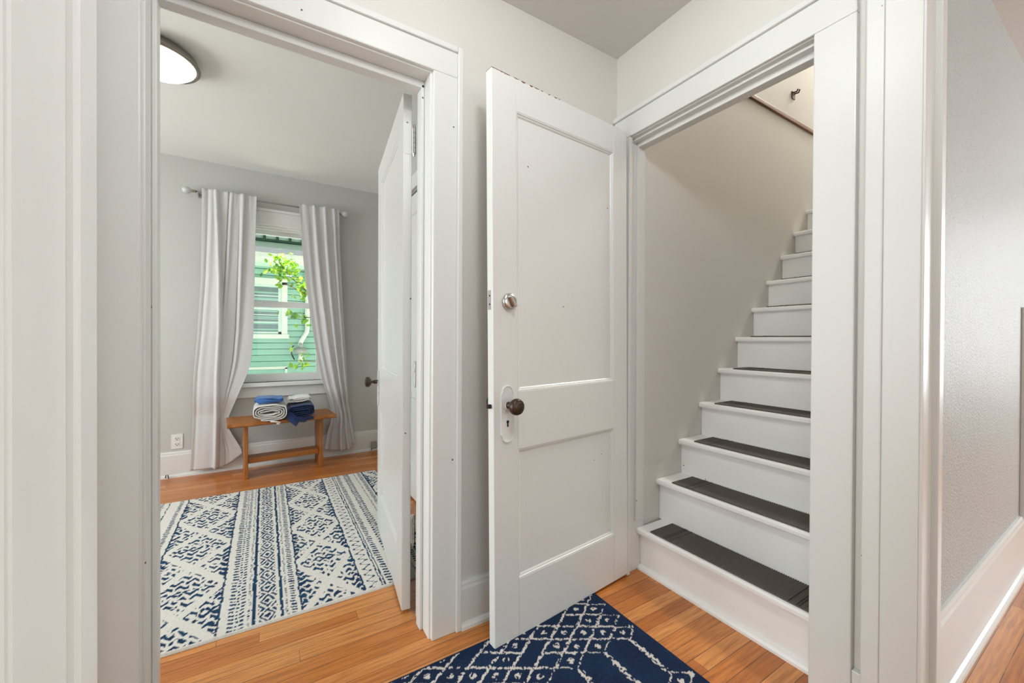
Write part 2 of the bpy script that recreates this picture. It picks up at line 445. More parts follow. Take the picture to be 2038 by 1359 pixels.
def plate_outline(w, h):
    # escutcheon with an arched top and foot and little shoulders
    pts = []
    hw, hh = w/2, h/2
    ar = hw*.72
    for k in range(13):
        a = math.pi*k/12
        pts.append((ar*math.cos(a), hh - ar*.62 + ar*.62*math.sin(a)))
    pts = [(hw, -hh+.030), (hw, hh-.030), (hw*.86, hh-.026), (hw*.80, hh-.020)] + pts + [(-hw*.80, hh-.020), (-hw*.86, hh-.026), (-hw, hh-.030), (-hw, -hh+.030), (-hw*.86, -hh+.026), (-hw*.80, -hh+.020)]
    for k in range(13):
        a = math.pi + math.pi*k/12
        pts.append((ar*math.cos(a), -hh + ar*.62 + ar*.62*math.sin(a)))
    pts += [(hw*.80, -hh+.020), (hw*.86, -hh+.026)]
    return pts

def escutcheon(parent, u, z, w, h, mat, key=True):
    bm = bmesh.new()
    out = plate_outline(w, h)
    prism(bm, [(u + p[0], z + p[1]) for p in out], 'y', 0, .0035)
    o = link('escutcheon', bm, mat, parent, .001)
    bm = bmesh.new()
    n = len(out)
    def ring(k, y):
        return [bm.verts.new((u + p[0]*k, y, z + p[1]*(1-(1-k)*w/h))) for p in out]
    rr = [ring(.97, .0034), ring(.97, .0066), ring(.86, .0066), ring(.80, .0034)]
    for a, b in zip(rr, rr[1:]):
        for i in range(n): bm.faces.new((a[i], a[(i+1) % n], b[(i+1) % n], b[i]))
    link('raised_rim', bm, mat, o)
    bm = bmesh.new()
    lathe(bm, [(.015, .003), (.015, .008), (.012, .010), (0, .010)], Matrix.Translation((u, 0, z+.028)) @ Matrix.Rotation(R(-90), 4, 'X'), 20)
    link('collar', bm, mat, o)
    if key:
        bm = bmesh.new()
        lathe(bm, [(.0055, .003), (.0055, .0042), (0, .0042)], Matrix.Translation((u, 0, z-.028)) @ Matrix.Rotation(R(-90), 4, 'X'), 14)
        bx(bm, u-.0028, u+.0028, .003, .0042, z-.046, z-.028)
        link('keyhole', bm, M['black'], o)
    return o

# --- stair door, swung open against the hall wall
d2 = empty('door_2', (1.447, 1.303, 0), R(185.65), 'open white two-panel door hinged at the staircase doorway', 'door', None, 'structure')
d2.rotation_euler = (0, R(.75), R(185.65))
panel_door(d2, .762, .014, 2.05, .109, .118, [(.014, .228), (.705, .918)], M['door'], u0=.0155)
o = escutcheon(d2, .703, .842, .062, .205, M['door'])
kn = link('door_knob', knob_bm(Matrix.Translation((.703, .006, .874)) @ Matrix.Rotation(R(-90), 4, 'X')), M['bronze'], d2, 0, True)
kn['label'] = 'dark bronze knob'
bm = bmesh.new()
mt = Matrix.Translation((.694, 0, 1.243)) @ Matrix.Rotation(R(-90), 4, 'X')
lathe(bm, [(.0285, 0), (.030, .003), (.030, .010), (.027, .014), (.020, .0165), (0, .0165)], mt, 36)
db = link('deadbolt', bm, M['chrome'], d2, 0, True); db['label'] = 'chrome deadbolt'
bm = bmesh.new()
bx(bm, -.006, .006, .016, .034, -.0235, .0235)
bmesh.ops.rotate(bm, verts=bm.verts, cent=(0, 0, 0), matrix=Matrix.Rotation(R(32), 3, 'Y'))
bmesh.ops.translate(bm, verts=bm.verts, vec=(.694, 0, 1.243))
link('thumb_turn', bm, M['chrome'], db, .004)
bm = boxes((.7612, .7634, -.029, -.006, 1.213, 1.281)); lp = link('lock_plate', bm, M['chrome'], d2, .001)
bm = bmesh.new()
mt = Matrix.Translation((.7630, -.0175, 1.262)) @ Matrix.Rotation(R(90), 4, 'Y'); lathe(bm, [(.0035, 0), (.0035, .0008), (0, .0008)], mt, 12)
mt = Matrix.Translation((.7630, -.0175, 1.232)) @ Matrix.Rotation(R(90), 4, 'Y'); lathe(bm, [(.0035, 0), (.0035, .0008), (0, .0008)], mt, 12)
link('screw', bm, M['black'], lp)
bm = boxes((.761, .7765, -.024, -.011, .866, .880)); link('latch_bolt', bm, M['black'], d2, .002)
bm = knob_bm(Matrix.Translation((.703, -.035, .874)) @ Matrix.Rotation(R(90), 4, 'X'))
link('door_knob', bm, M['bronze'], d2, 0, True)
# chipped bare wood along the top corner and scratches
bm = bmesh.new()
px = .762
for k in range(14):
    L_ = random.uniform(.008, .028); hgt = random.uniform(.002, .006)
    if px - L_ < .42: break
    prism(bm, [(px-L_, 2.0502), (px-L_*.8, 2.0502-hgt*.6), (px-L_*.4, 2.0502-hgt), (px-.001, 2.0502-hgt*.5), (px, 2.0502)], 'y', -.0345, .0004)
    px -= L_ + (0 if k < 5 else random.uniform(.005, .03))
link('chipped_edge', bm, M['rail'], d2)

# --- bedroom door, swung into the bedroom
d1 = empty('door_1', (.463, 1.59, 0), math.atan2(.81, .092), 'white two-panel door standing open into the bedroom', 'door', None, 'structure')
panel_door(d1, .81, .012, 2.074, .125, .115, [(.012, .225), (.70, .93)], M['door'])
escutcheon(d1, .752, .82, .058, .205, M['door'])
kn = link('door_knob', knob_bm(Matrix.Translation((.752, .006, .855)) @ Matrix.Rotation(R(-90), 4, 'X'), faceted=True), M['bronze'], d1)
kn['label'] = 'dark faceted knob'
for z in (1.888, .33):
    bm = boxes((-.0016, .0, -.034, -.004, z-.052, z+.052)); hg = link('hinge', bm, M['trim'], d1, .0008)
    bm = bmesh.new()
    for k in range(5):
        tube(bm, [(-.010, -.042, z-.05+.02*k+.0008), (-.010, -.042, z-.05+.02*k+.0192)], .0068, 12)
    tube(bm, [(-.010, -.042, z-.062), (-.010, -.042, z-.0505)], [.003, .0062], 12)
    tube(bm, [(-.010, -.042, z+.0505), (-.010, -.042, z+.064)], [.0062, .005], 12)
    tube(bm, [(-.010, -.042, z-.052), (-.010, -.042, z+.052)], .004, 8)
    bx(bm, -.012, -.0004, -.0395, -.034, z-.05, z+.05)
    link('hinge_knuckle', bm, M['chrome'], hg, 0, False)
# --- closet door glimpsed in the gap behind it
d3 = empty('door_3', (XR-.006, 2.215, 0), R(90), 'white closet door glimpsed in the gap behind the open bedroom door', 'door', None, 'structure')
panel_door(d3, .77, .012, 2.078, .11, .12, [(.012, .225), (.70, .93)], M['door'])
escutcheon(d3, .43, .86, .055, .18, M['door'], False)
bm = boxes((XR-.02, XR, 2.12, 2.213, 0, 2.105), (XR-.02, XR, 2.987, 3.08, 0, 2.105), (XR-.022, XR, 2.12, 3.08, 2.105, 2.20))
struct('trim_5', bm, M['trim'], 'white casing around the closet door in the bedroom', 'door casing', .003)

# ------------------------------------------------------------------ staircase
st = empty('staircase', (XB, .9, 0), 0, 'steep white painted wooden stairs going up beyond the doorway', 'staircase')
NX = [1.513] + [1.495 + .1735*k for k in range(1, 15)]
NZ = [.200] + [.223 + .179*k for k in range(1, 15)]
y0, y1 = SY0+.001, SY1-.001
stloc = Matrix.Translation((-XB, -.9, 0))
def stair_part(name, bm, bev, par=st):
    bm.transform(stloc); return link(name, bm, M['stair'], par, bev)
for k in range(15):
    rx = NX[k] + .026
    nx2 = NX[k+1] + .030 if k < 14 else NX[k] + 1.0
    zb = 0 if k == 0 else NZ[k-1]
    ya, yb = (.572, 1.321) if k == 0 else (y0, y1)
    bm = boxes((rx, rx+.02, ya, yb, zb, NZ[k]-.026)); stair_part('riser', bm, 0)
    bm = bmesh.new()
    if k == 0:
        pr = [(NX[0]+.003, NZ[0]-.026), (NX[0], NZ[0]-.018), (NX[0], NZ[0]-.006), (NX[0]+.005, NZ[0]), (nx2, NZ[0]), (nx2, NZ[0]-.026)]
        prism(bm, pr, 'y', .5725, 1.3205)
    else:
        prism(bm, [(NX[k]+.004, NZ[k]-.026), (NX[k], NZ[k]-.019), (NX[k], NZ[k]-.007), (NX[k]+.006, NZ[k]), (nx2, NZ[k]), (nx2, NZ[k]-.026)], 'y', y0, y1)
    stair_part('tread', bm, 0)
bm = bmesh.new()
prism(bm, [(NX[0]+.026, 0), (NX[0]+.008, 0), (NX[0]+.008, .010), (NX[0]+.013, .019), (NX[0]+.026, .024)], 'y', .572, 1.321)
stair_part('shoe_molding', bm, 0)

# ribbed mats on the steps
ORD = ['lowest', 'second', 'third', 'fourth', 'fifth', 'sixth', 'seventh', 'eighth', 'ninth']
for k in range(9):
    t = empty('stair_mat', (NX[k]+.095, .912, NZ[k]+.0006), 0,
              'dark brown ribbed mat on the %s step from the floor' % ORD[k], 'stair mat', 'ribbed mats on the stair treads')
    if k == 0:
        n = 84; wy = .345; xa, xb = -.076, .083
        def rib(x0, x1, ya_, yb_, base):
            bm = bmesh.new(); m_ = int(round((yb_-ya_)/.0082)); rows = [[], []]
            for i in range(2*m_+1):
                y = ya_ + (yb_-ya_)*i/(2*m_); z = base + (.0022 if i % 2 else 0)
                dx = .0016 if i % 2 else -.0016
                rows[0].append((x0, y, z)); rows[1].append((x1+dx, y, z))
            top = [[bm.verts.new(p) for p in r_] for r_ in rows]
            bot = [[bm.verts.new((p[0], p[1], 0)) for p in r_] for r_ in rows]
            for i in range(2*m_):
                bm.faces.new((top[0][i], top[0][i+1], top[1][i+1], top[1][i]))
                bm.faces.new((bot[0][i], bot[0][i+1], bot[1][i+1], bot[1][i]))
                bm.faces.new((top[0][i], top[0][i+1], bot[0][i+1], bot[0][i]))
                bm.faces.new((top[1][i], top[1][i+1], bot[1][i+1], bot[1][i]))
            for i in (0, 2*m_): bm.faces.new((top[0][i], top[1][i], bot[1][i], bot[0][i]))
            return bm
        mm = rib(xa, xb, -wy, wy, .0045)
        ob = link('mat_body', mm, M['mat'], t); mesh_body = ob.data
        bands = []
        for a, b in ((-wy+.070, -wy+.088), (-wy+.104, -wy+.112), (wy-.112, wy-.104), (wy-.088, wy-.070)):
            bands.append(link('end_band', rib(xa+.001, xb-.001, a, b, .0053), M['mat_dark'], t).data)
    else:
        o = bpy.data.objects.new('mat_body', mesh_body); COL.objects.link(o); o.parent = t
        for b in bands:
            o = bpy.data.objects.new('end_band', b); COL.objects.link(o); o.parent = t

# brown strip and hook on the stairwell wall
tag(link('wall_rail', boxes((1.9, 5.4, SY1-.016, SY1, 2.563, 2.588)), M['rail'], None, .003), 'thin brown wooden strip along the stairwell wall', 'wall rail')
bm = bmesh.new()
bx(bm, 3.012, 3.052, SY1-.006, SY1, 2.728, 2.775)
tube(bm, [(3.02, SY1-.006, 2.765), (3.02, SY1-.03, 2.762), (3.02, SY1-.036, 2.775)], .005, 8)
tube(bm, [(3.044, SY1-.006, 2.765), (3.044, SY1-.03, 2.762), (3.044, SY1-.036, 2.78)], .005, 8)
tag(link('wall_hook', bm, M['hook'], None, 0), 'small dark brown hook on the wall above the brown strip', 'hook')

# ------------------------------------------------------------------ window
win = empty('window_1', (.0725, YW, WZ0), 0, 'white double-hung bedroom window between the curtains', 'window', None, 'structure')
WL = Matrix.Translation((-.0725, -YW, -WZ0))
def wpart(name, bm, mat, par=win, bev=.002):
    bm.transform(WL); return link(name, bm, mat, par, bev)
cx0, cx1 = WX0, WX1
wpart('window_casing', boxes((cx0-.095, cx0, YW-.02, YW, WZ0, WZ1+.0), (cx1, cx1+.095, YW-.02, YW, WZ0, WZ1), (cx0-.105, cx1+.105, YW-.022, YW, WZ1, WZ1+.115),
      (cx0-.115, cx1+.115, YW-.034, YW, WZ1+.115, WZ1+.138)), M['trim'])
wpart('window_jamb', boxes((cx0, cx0+.018, YW-.004, YW2, WZ0, WZ1), (cx1-.018, cx1, YW-.004, YW2, WZ0, WZ1), (cx0, cx1, YW-.004, YW2, WZ1-.018, WZ1),
      (cx0, cx1, YW+.015, YW+.03, WZ1-.034, WZ1-.018)), M['trim'])
wpart('window_sill', boxes((cx0-.12, cx1+.12, YW-.062, YW+.035, WZ0-.032, WZ0), (cx0, cx1, YW+.035, YW2+.03, WZ0-.03, WZ0)), M['trim'], win, .004)
wpart('apron', boxes((cx0-.10, cx1+.10, YW-.018, YW, WZ0-.125, WZ0-.032)), M['trim'])
def sash(ys, za, zb, stile, bot, top):
    a, b = cx0+.018, cx1-.018
    s = wpart('sash', boxes((a, a+stile, ys, ys+.032, za, zb), (b-stile, b, ys, ys+.032, za, zb), (a+stile, b-stile, ys, ys+.032, za, za+bot), (a+stile, b-stile, ys, ys+.032, zb-top, zb)), M['trim'])
    g = wpart('pane', boxes((a+stile-.004, b-stile+.004, ys+.014, ys+.018, za+bot-.004, zb-top+.004)), M['glass'], s, 0)
sash(YW+.032, WZ0+.001, 1.422, .040, .070, .052)
sash(YW+.070, 1.372, WZ1-.019, .040, .050, .045)

# curtain rod
rod = empty('curtain_rod', (.04, 4.025, 2.256), 0, 'thin grey curtain rod with frosted ball ends above the bedroom window', 'curtain rod')
RL = Matrix.Translation((-.04, -4.025, -2.256))
def rp(name, bm, mat, sm=True): bm.transform(RL); return link(name, bm, mat, rod, 0, sm)
bm = bmesh.new(); tube(bm, [(-.472, 4.025, 2.256), (.57, 4.025, 2.256)], .0062, 12); rp('rod', bm, M['steel_rod'])
for s, xx in ((-1, -.472), (1, .57)):
    bm = bmesh.new(); mt = Matrix.Translation((xx, 4.025, 2.256)) @ Matrix.Rotation(R(90*s), 4, 'Y')
    lathe(bm, [(.007, 0), (.0105, .001), (.0105, .010), (.009, .012), (.0105, .014), (.0105, .024), (.007, .026), (0, .026)], mt, 16); rp('end_collar', bm, M['nickel'])
    bm = bmesh.new(); mt = Matrix.Translation((xx+s*.025, 4.025, 2.256)) @ Matrix.Rotation(R(90*s), 4, 'Y')
    lathe(bm, [(.008, 0), (.013, .004), (.021, .014), (.0265, .028), (.027, .040), (.023, .052), (.014, .061), (0, .064)], mt, 24); rp('finial', bm, M['frost'])
for xx in (-.455, .565):
    bm = boxes((xx-.006, xx+.006, 4.02, YW, 2.247, 2.253), (xx-.01, xx+.01, YW-.004, YW, 2.225, 2.275)); rp('bracket', bm, M['steel_rod'], False)

# ------------------------------------------------------------------ curtains
def interp(tab, z):
    zs = np.array([t[0] for t in tab][::-1]); xs = np.array([t[1] for t in tab][::-1])
    # smooth (cosine-free Catmull) via dense linear + blur
    d = np.linspace(zs[0], zs[-1], 400); v = np.interp(d, zs, xs)
    k = np.ones(17)/17; vp = np.pad(v, 8, mode='edge'); v = np.convolve(vp, k, 'valid')
    return np.interp(z, d, v)
def curtain(name, left, right, folds, ztop, zbot_fn, label, seed, straight=None):
    rng = np.random.default_rng(seed)
    nu, nz = 190, 150
    us = np.linspace(0, 1, nu)
    bm = bmesh.new(); grid = []
    ph = rng.uniform(0, 6.28, 6)
    for j in range(nz+1):
        f = j/nz
        row = []
        for u in us:
            z = ztop + (zbot_fn(u) - ztop)*f
            xl, xr = interp(left, z), interp(right, z)
            h = (ztop - z)/(ztop - .05)
            y = 0.0; dx = 0.0
            for (u0, u1, u2, dep0, dep1, wid, side) in folds:
                uc = u0 + (u1-u0)*min(1, 2*h) if h < .5 else u1 + (u2-u1)*(2*h-1)
                dep = dep0 + (dep1-dep0)*h
                q = (u-uc)/wid
                y += dep*math.exp(-q*q)
                # cloth doubles over the valley: ridge beside it bulges toward the room and leans over
                y -= .55*dep*math.exp(-((u-uc-side*wid*1.7)/(wid*1.5))**2)
                dx += -side*dep*.35*math.exp(-((u-uc-side*wid*.6)/(wid*.9))**2)
            y += .0045*math.sin(9*u+ph[0]+1.2*h) + .0018*math.sin(23*u+ph[1]+4*h) + .002*math.sin(9*h+5*u+ph[2])
            crimp = math.exp(-h*14)
            y += crimp*.005*math.sin(u*44+ph[3])
            # rod pocket stitched in
            if h < .075: y *= .75
            if straight:
                xb = straight[0] + (straight[1]-straight[0])*h
                q = min(1, max(0, (u-.42)/.58)); q = q*q*(3-2*q)
                x = xl + (xb-xl)*u + (xr-xb)*q + dx
            else:
                x = xl + (xr-xl)*u + dx
            # hangs out over the sill, falls back to the wall below it
            y += .034*min(1, max(0, (.62-z)/.14))
            row.append(bm.verts.new((x, y, z)))
        grid.append(row)
    for j in range(nz):
        for i in range(nu-1):
            bm.faces.new((grid[j][i], grid[j][i+1], grid[j+1][i+1], grid[j+1][i]))
    return bm
def hang(bm, x, y, label, mat):
    bmesh.ops.translate(bm, verts=bm.verts, vec=(-x, 0, 0))
    o = link('curtain', bm, mat, None, 0, True)
    o.location = (x, y, 0)
    m = o.modifiers.new('cloth', 'SOLIDIFY'); m.thickness = .0025; m.offset = 0
    return tag(o, label, 'curtain', 'bedroom curtains')
Lleft = [(2.28, -.431), (1.9, -.434), (1.547, -.44), (1.13, -.46), (.799, -.484), (.469, -.493), (.143, -.503), (.03, -.511)]
Lright = [(2.28, -.066), (1.949, -.074), (1.575, -.081), (1.135, -.088), (.90, -.105), (.784, -.135), (.613, -.20), (.43, -.267), (.372, -.267), (.272, -.22), (.17, -.168), (.03, -.160)]
def bl(u): return (.045 + .0*u) if u < .5 else .035 + .10*((u-.5)/.5)**1.5
foldsL = [(.27, .43, .49, .075, .080, .017, -1), (.72, .70, .66, .060, .006, .020, 1), (.50, .45, .50, .034, .0, .020, 1), (.12, .08, .06, .010, .004, .035, 1)]
bm = curtain('curtain', Lleft, Lright, foldsL, 2.283, bl, '', 3, (-.066, -.165))
hang(bm, -.27, 3.995, 'pale grey curtain hanging left of the window, tucked behind the bench end', M['curtain'])
Rleft = [(2.28, .247), (1.952, .267), (1.601, .298), (1.38, .327), (.978, .384), (.704, .438), (.518, .493), (.40, .518), (.34, .515), (.25, .485), (.03, .452)]
Rright = [(2.28, .574), (1.901, .583), (1.44, .606), (.975, .633), (.505, .662), (.266, .701), (.03, .752)]
def br(u): return .075 - .02*math.sin(u*3.0) + (.07*((u-.8)/.2) if u > .8 else 0)
foldsR = [(.40, .44, .50, .06, .075, .020, -1), (.66, .68, .72, .06, .065, .018, -1), (.90, .92, .93, .04, .05, .018, -1), (.2, .18, .2, -.01, -.012, .05, 1)]
bm = curtain('curtain', Rleft, Rright, foldsR, 2.283, br, '', 9)
hang(bm, .46, 3.995, 'pale grey curtain hanging right of the window with narrow pleats', M['curtain'])

# ------------------------------------------------------------------ bench
bn = empty('wooden_bench', (-.243, 3.622, 0), R(4.85), 'honey-coloured wooden bench below the bedroom window', 'bench')
bm = bmesh.new()
# live-edge top
nseg = 24; T = []; SH = .455
for i in range(nseg+1):
    x = .757*i/nseg
    yf = .004*math.sin(i*.9)+.003*math.sin(i*2.1); yb_ = .345+.004*math.sin(i*.7+1)
    T.append([bm.verts.new((x, yf+.007, SH-.031)), bm.verts.new((x, yf, SH-.024)), bm.verts.new((x, yf+.002, SH-.007)), bm.verts.new((x, yf+.010, SH)), bm.verts.new((x, yb_, SH)), bm.verts.new((x, yb_, SH-.031))])
for a, b in zip(T, T[1:]):
    for k in range(6): bm.faces.new((a[k], a[(k+1) % 6], b[(k+1) % 6], b[k]))
bm.faces.new(T[0]); bm.faces.new(T[-1])
link('seat', bm, M['bench'], bn, .003)
for x0 in (.123, .658):
    bm = bmesh.new(); S = []
    for j in range(13):
        z = (SH-.031)*j/12; w = .0155+.0018*math.sin(j*.9+x0*9); off = .002*math.sin(j*.6)
        yf = .086+.003*math.sin(j*.8)
        S.append([bm.verts.new((x0+off-w+.003, yf, z)), bm.verts.new((x0+off+w-.003, yf, z)), bm.verts.new((x0+off+w-.003, .30, z)), bm.verts.new((x0+off-w+.003, .30, z))])
    for a, b in zip(S, S[1:]):
        for k in range(4): bm.faces.new((a[k], a[(k+1) % 4], b[(k+1) % 4], b[k]))
    bm.faces.new(S[0]); bm.faces.new(S[-1])
    link('leg', bm, M['bench_leg'], bn, .004)
link('stretcher', boxes((.137, .644, .125, .25, .112, .153)), M['bench'], bn, .004)

# ------------------------------------------------------------------ towels
def folded_towel(name, cx, cz, a, b, y0, y1, turns, th, gap, mat, label, squash=1.0, start=-2.2, seed=1, group='towels on the bench', rot=0.0, lean=0.0):
    """towel rolled flat: a flattened spiral of cloth seen end-on from the front"""
    rng = np.random.default_rng(seed)
    n = int(64*turns); ny = 9
    pts = []
    for i in range(n+1):
        ang = start + 2*math.pi*turns*i/n
        k = ang - start
        shrink = (th+gap)*k/(2*math.pi)
        ra, rb = max(a-shrink, .035*a/.1), max(b-shrink, .004)
        c, s = math.cos(ang), math.sin(ang)
        e = 2.0/3.2
        x = ra*math.copysign(abs(c)**e, c); z = rb*math.copysign(abs(s)**e, s)
        w = .0022*math.sin(3.1*ang+seed)+.0016*math.sin(7.3*ang+seed*2)
        pts.append(Vector((x + w*.6, 0, z + w + lean*x)))
    nr = []
    for i in range(n+1):
        t = pts[min(i+1, n)] - pts[max(i-1, 0)]
        nn = Vector((-t.z, 0, t.x)); nr.append(nn.normalized() if nn.length > 1e-9 else Vector((0, 0, 1)))
    bm = bmesh.new(); R_ = []
    for j in range(ny+1):
        f = j/ny; y = y0 + (y1-y0)*f
        o_, i_ = [], []
        for i in range(n+1):
            wob = (1-f)**3*(.006*math.sin(i*.11+seed)+.004*math.sin(i*.31))
            p = pts[i]
            pz = p.z*(1+.03*math.sin(f*5+seed))
            tt = th*.5*(.55 if j in (0, ny) else 1)
            o_.append(bm.verts.new((cx + p.x + nr[i].x*tt, y + wob, cz + pz + nr[i].z*tt)))
            i_.append(bm.verts.new((cx + p.x - nr[i].x*tt, y + wob, cz + pz - nr[i].z*tt)))
        R_.append((o_, i_))
    for (o0, i0), (o1, i1) in zip(R_, R_[1:]):
        for i in range(n):
            bm.faces.new((o0[i], o0[i+1], o1[i+1], o1[i])); bm.faces.new((i0[i], i0[i+1], i1[i+1], i1[i]))
        for i in (0, n): bm.faces.new((o0[i], o1[i], i1[i], i0[i]))
    for j in (0, ny):
        o_, i_ = R_[j]
        for i in range(n): bm.faces.new((o_[i], o_[i+1], i_[i+1], i_[i]))
    return bm
def put_towel(name, bm, mat, label, cat, base):
    bmesh.ops.translate(bm, verts=bm.verts, vec=(-base[0], -base[1], -base[2]))
    o = link(name, bm, mat, None, 0, True); o.location = base
    return tag(o, label, cat, 'towels stacked on the bench')
ZB = .456
bm = folded_towel('t', .026, ZB+.070, .116, .060, 3.60, 3.925, 3.9, .0105, .0042, M['towel_w'], '', seed=2, start=-1.9)
# loose corner hanging at the front
tube(bm, [(.03, 3.604, ZB+.002), (.07, 3.599, ZB-.004), (.097, 3.597, ZB-.012), (.086, 3.598, ZB-.024), (.072, 3.599, ZB-.017)], [.006, .006, .006, .005, .004], 8)
put_towel('bath_towel', bm, M['towel_w'], 'rolled white bath towel at the left of the bench, blue cloth on top', 'towel', (.026, 3.76, ZB))
bm = folded_towel('t', .243, ZB+.060, .102, .050, 3.635, 3.935, 3.0, .011, .0045, M['towel_n'], '', seed=5, start=-2.6, lean=.03)
# draped corner over the bench front
def flap(bm, outline, y):
    lo = [bm.verts.new((p[0], y(p)+.004, p[1])) for p in outline]; hi = [bm.verts.new((p[0], y(p)-.006, p[1])) for p in outline]
    n = len(outline)
    for i in range(n): bm.faces.new((lo[i], lo[(i+1) % n], hi[(i+1) % n], hi[i]))
    bm.faces.new(lo); bm.faces.new(hi[::-1])
flap(bm, [(.140, .475), (.150, .515), (.185, .50), (.215, .475), (.275, .462), (.282, .432), (.262, .426), (.226, .430), (.206, .398), (.190, .412), (.155, .445)], lambda p: 3.612+.15*max(0, (p[1]-.47))+.008*math.sin(p[0]*60))
flap(bm, [(.20, .47), (.26, .462), (.33, .468), (.335, .446), (.27, .438), (.21, .445)], lambda p: 3.622+.006*math.sin(p[0]*50))
put_towel('bath_towel', bm, M['towel_n'], 'navy bath towel with a corner hanging over the bench edge', 'towel', (.243, 3.78, ZB))
bm = folded_towel('t', .024, ZB+.159, .098, .017, 3.655, 3.865, 1.6, .0115, .001, M['towel_b'], '', seed=8, start=-2.9, lean=-.03)
flap(bm, [(-.074, .625), (-.04, .630), (.03, .618), (.10, .612), (.125, .604), (.10, .597), (.02, .599), (-.04, .588), (-.058, .603)], lambda p: 3.650)
put_towel('washcloth', bm, M['towel_b'], 'royal blue washcloth folded on the white towel', 'washcloth', (.024, 3.76, ZB+.14))
bm = folded_towel('t', .236, ZB+.145, .088, .020, 3.70, 3.885, 1.8, .011, .001, M['towel_w2'], '', seed=11, start=-2.9, lean=.03)
put_towel('washcloth', bm, M['towel_w2'], 'white washcloth folded on the navy towel', 'washcloth', (.236, 3.79, ZB+.12))

# ------------------------------------------------------------------ small wall things in the bedroom
ol = empty('wall_outlet', (-.597, YW, .278), 0, 'white duplex outlet on the bedroom wall left of the curtain', 'outlet')
link('cover_plate', boxes((-.036, .036, -.006, 0, -.058, .058)), M['plastic'], ol, .002)
for dz in (-.022, .022):
    o = link('receptacle', boxes((-.017, .017, -.0085, -.005, dz-.015, dz+.015)), M['plastic'], ol, .003)
    bm = boxes((-.009, -.0055, -.0092, -.008, dz-.002, dz+.009), (.0055, .009, -.0092, -.008, dz-.002, dz+.007), (-.003, .003, -.0092, -.008, dz-.011, dz-.005))
    link('slot', bm, M['black'], o)
jb = empty('phone_jack', (.905, YW-.018, .055), 0, 'small grey jack box on the baseboard beside the bedroom door', 'jack')
link('jack_box', boxes((-.028, .028, -.022, 0, -.028, .034)), M['grey'], jb, .004)
bm = bmesh.new(); tube(bm, [(-.022, -.01, -.028), (-.024, -.014, -.040), (-.03, -.018, -.048)], .003, 8); link('cable', bm, M['black'], jb)
bm = bmesh.new()
tube(bm, [(-.66, 4.045, .010), (-.658, 4.040, .032), (-.645, 4.038, .033), (-.643, 4.038, .006)], .0035, 8)
tag(link('cable_clip', bm, M['hook'], None), 'tiny dark cable clip at the foot of the bedroom baseboard', 'clip')

# ceiling light (bedroom)
cl = empty('ceiling_light', (-.475, 2.64, BC), 0, 'round flush ceiling lamp with a nickel rim, lit', 'ceiling lamp')
bm = bmesh.new(); lathe(bm, [(.120, 0), (.150, -.004), (.172, -.020), (.182, -.040), (.186, -.052), (.180, -.060), (.166, -.060), (.160, -.052), (.155, -.03), (.10, -.01), (0, -.01)], n=56)
link('lamp_rim', bm, M['nickel'], cl, 0, True)
bm = bmesh.new(); lathe(bm, [(.165, -.052), (.160, -.066), (.140, -.083), (.105, -.096), (.06, -.104), (0, -.106)], n=56)
sh = link('lamp_shade', bm, M['lamp'], cl, 0, True); sh['label'] = 'glowing white glass shade'

# framed panel at the right edge
fp = empty('wall_cabinet', (3.25, YC, .245), 0, 'grey-fronted wall cabinet at the right edge, only its side showing', 'cabinet')
link('cabinet_body', boxes((-.15, .3, -.016, 0, 0, 1.02)), M['trim'], fp, .003)
link('cabinet_door', boxes((-.138, .29, -.022, -.016, .012, 1.0)), M['panel'], fp, .002)
link('latch', boxes((-.145, -.10, -.034, -.022, .465, .49)), M['brass'], fp, .002)

# ------------------------------------------------------------------ rugs
def vnoise(x, y, scale, seed):
    """smooth value noise on arrays"""
    rng = np.random.default_rng(seed); G = rng.random((256, 256))
    fx, fy = x/scale, y/scale
    ix, iy = np.floor(fx).astype(int), np.floor(fy).astype(int)
    tx, ty = fx-ix, fy-iy
    tx = tx*tx*(3-2*tx); ty = ty*ty*(3-2*ty)
    g = lambda a, b: G[a % 256, b % 256]
    return (g(ix, iy)*(1-tx)+g(ix+1, iy)*tx)*(1-ty)+(g(ix, iy+1)*(1-tx)+g(ix+1, iy+1)*tx)*ty
def rug(name, x0, x1, y0, y1, step, fn, mat, label, thick):
    nx, ny = int(round((x1-x0)/step))+1, int(round((y1-y0)/step))+1
    X, Y = np.meshgrid(np.linspace(x0, x1, nx), np.linspace(y0, y1, ny))
    col = fn(X, Y)
    Z = np.full(X.shape, thick) + (RNG.random(X.shape)-.5)*.0012
    ed = np.minimum(np.minimum(X-x0, x1-X), np.minimum(Y-y0, y1-Y))
    Z = np.where(ed < step*.5, 0.0005, np.where(ed < step*1.5, thick*.8, Z))
    cx, cy = (x0+x1)/2, (y0+y1)/2
    co = np.stack([X-cx, Y-cy, Z], -1).reshape(-1, 3).astype(np.float32)
    idx = np.arange(nx*ny).reshape(ny, nx)
    q = np.stack([idx[:-1, :-1], idx[:-1, 1:], idx[1:, 1:], idx[1:, :-1]], -1).reshape(-1, 4)
    me = bpy.data.meshes.new(name)
    me.vertices.add(len(co)); me.vertices.foreach_set('co', co.ravel())
    me.loops.add(q.size); me.loops.foreach_set('vertex_index', q.ravel().astype(np.int32))
    me.polygons.add(len(q)); me.polygons.foreach_set('loop_start', (np.arange(len(q))*4).astype(np.int32))
    me.update(calc_edges=True)
    at = me.attributes.new('weave', 'FLOAT_COLOR', 'POINT')
    c4 = np.concatenate([col.reshape(-1, 3), np.ones((len(co), 1))], 1).astype(np.float32)
    at.data.foreach_set('color', c4.ravel())
    me.materials.append(mat)
    o = bpy.data.objects.new(name, me); COL.objects.link(o); o.location = (cx, cy, .0005)
    return tag(o, label, 'rug')

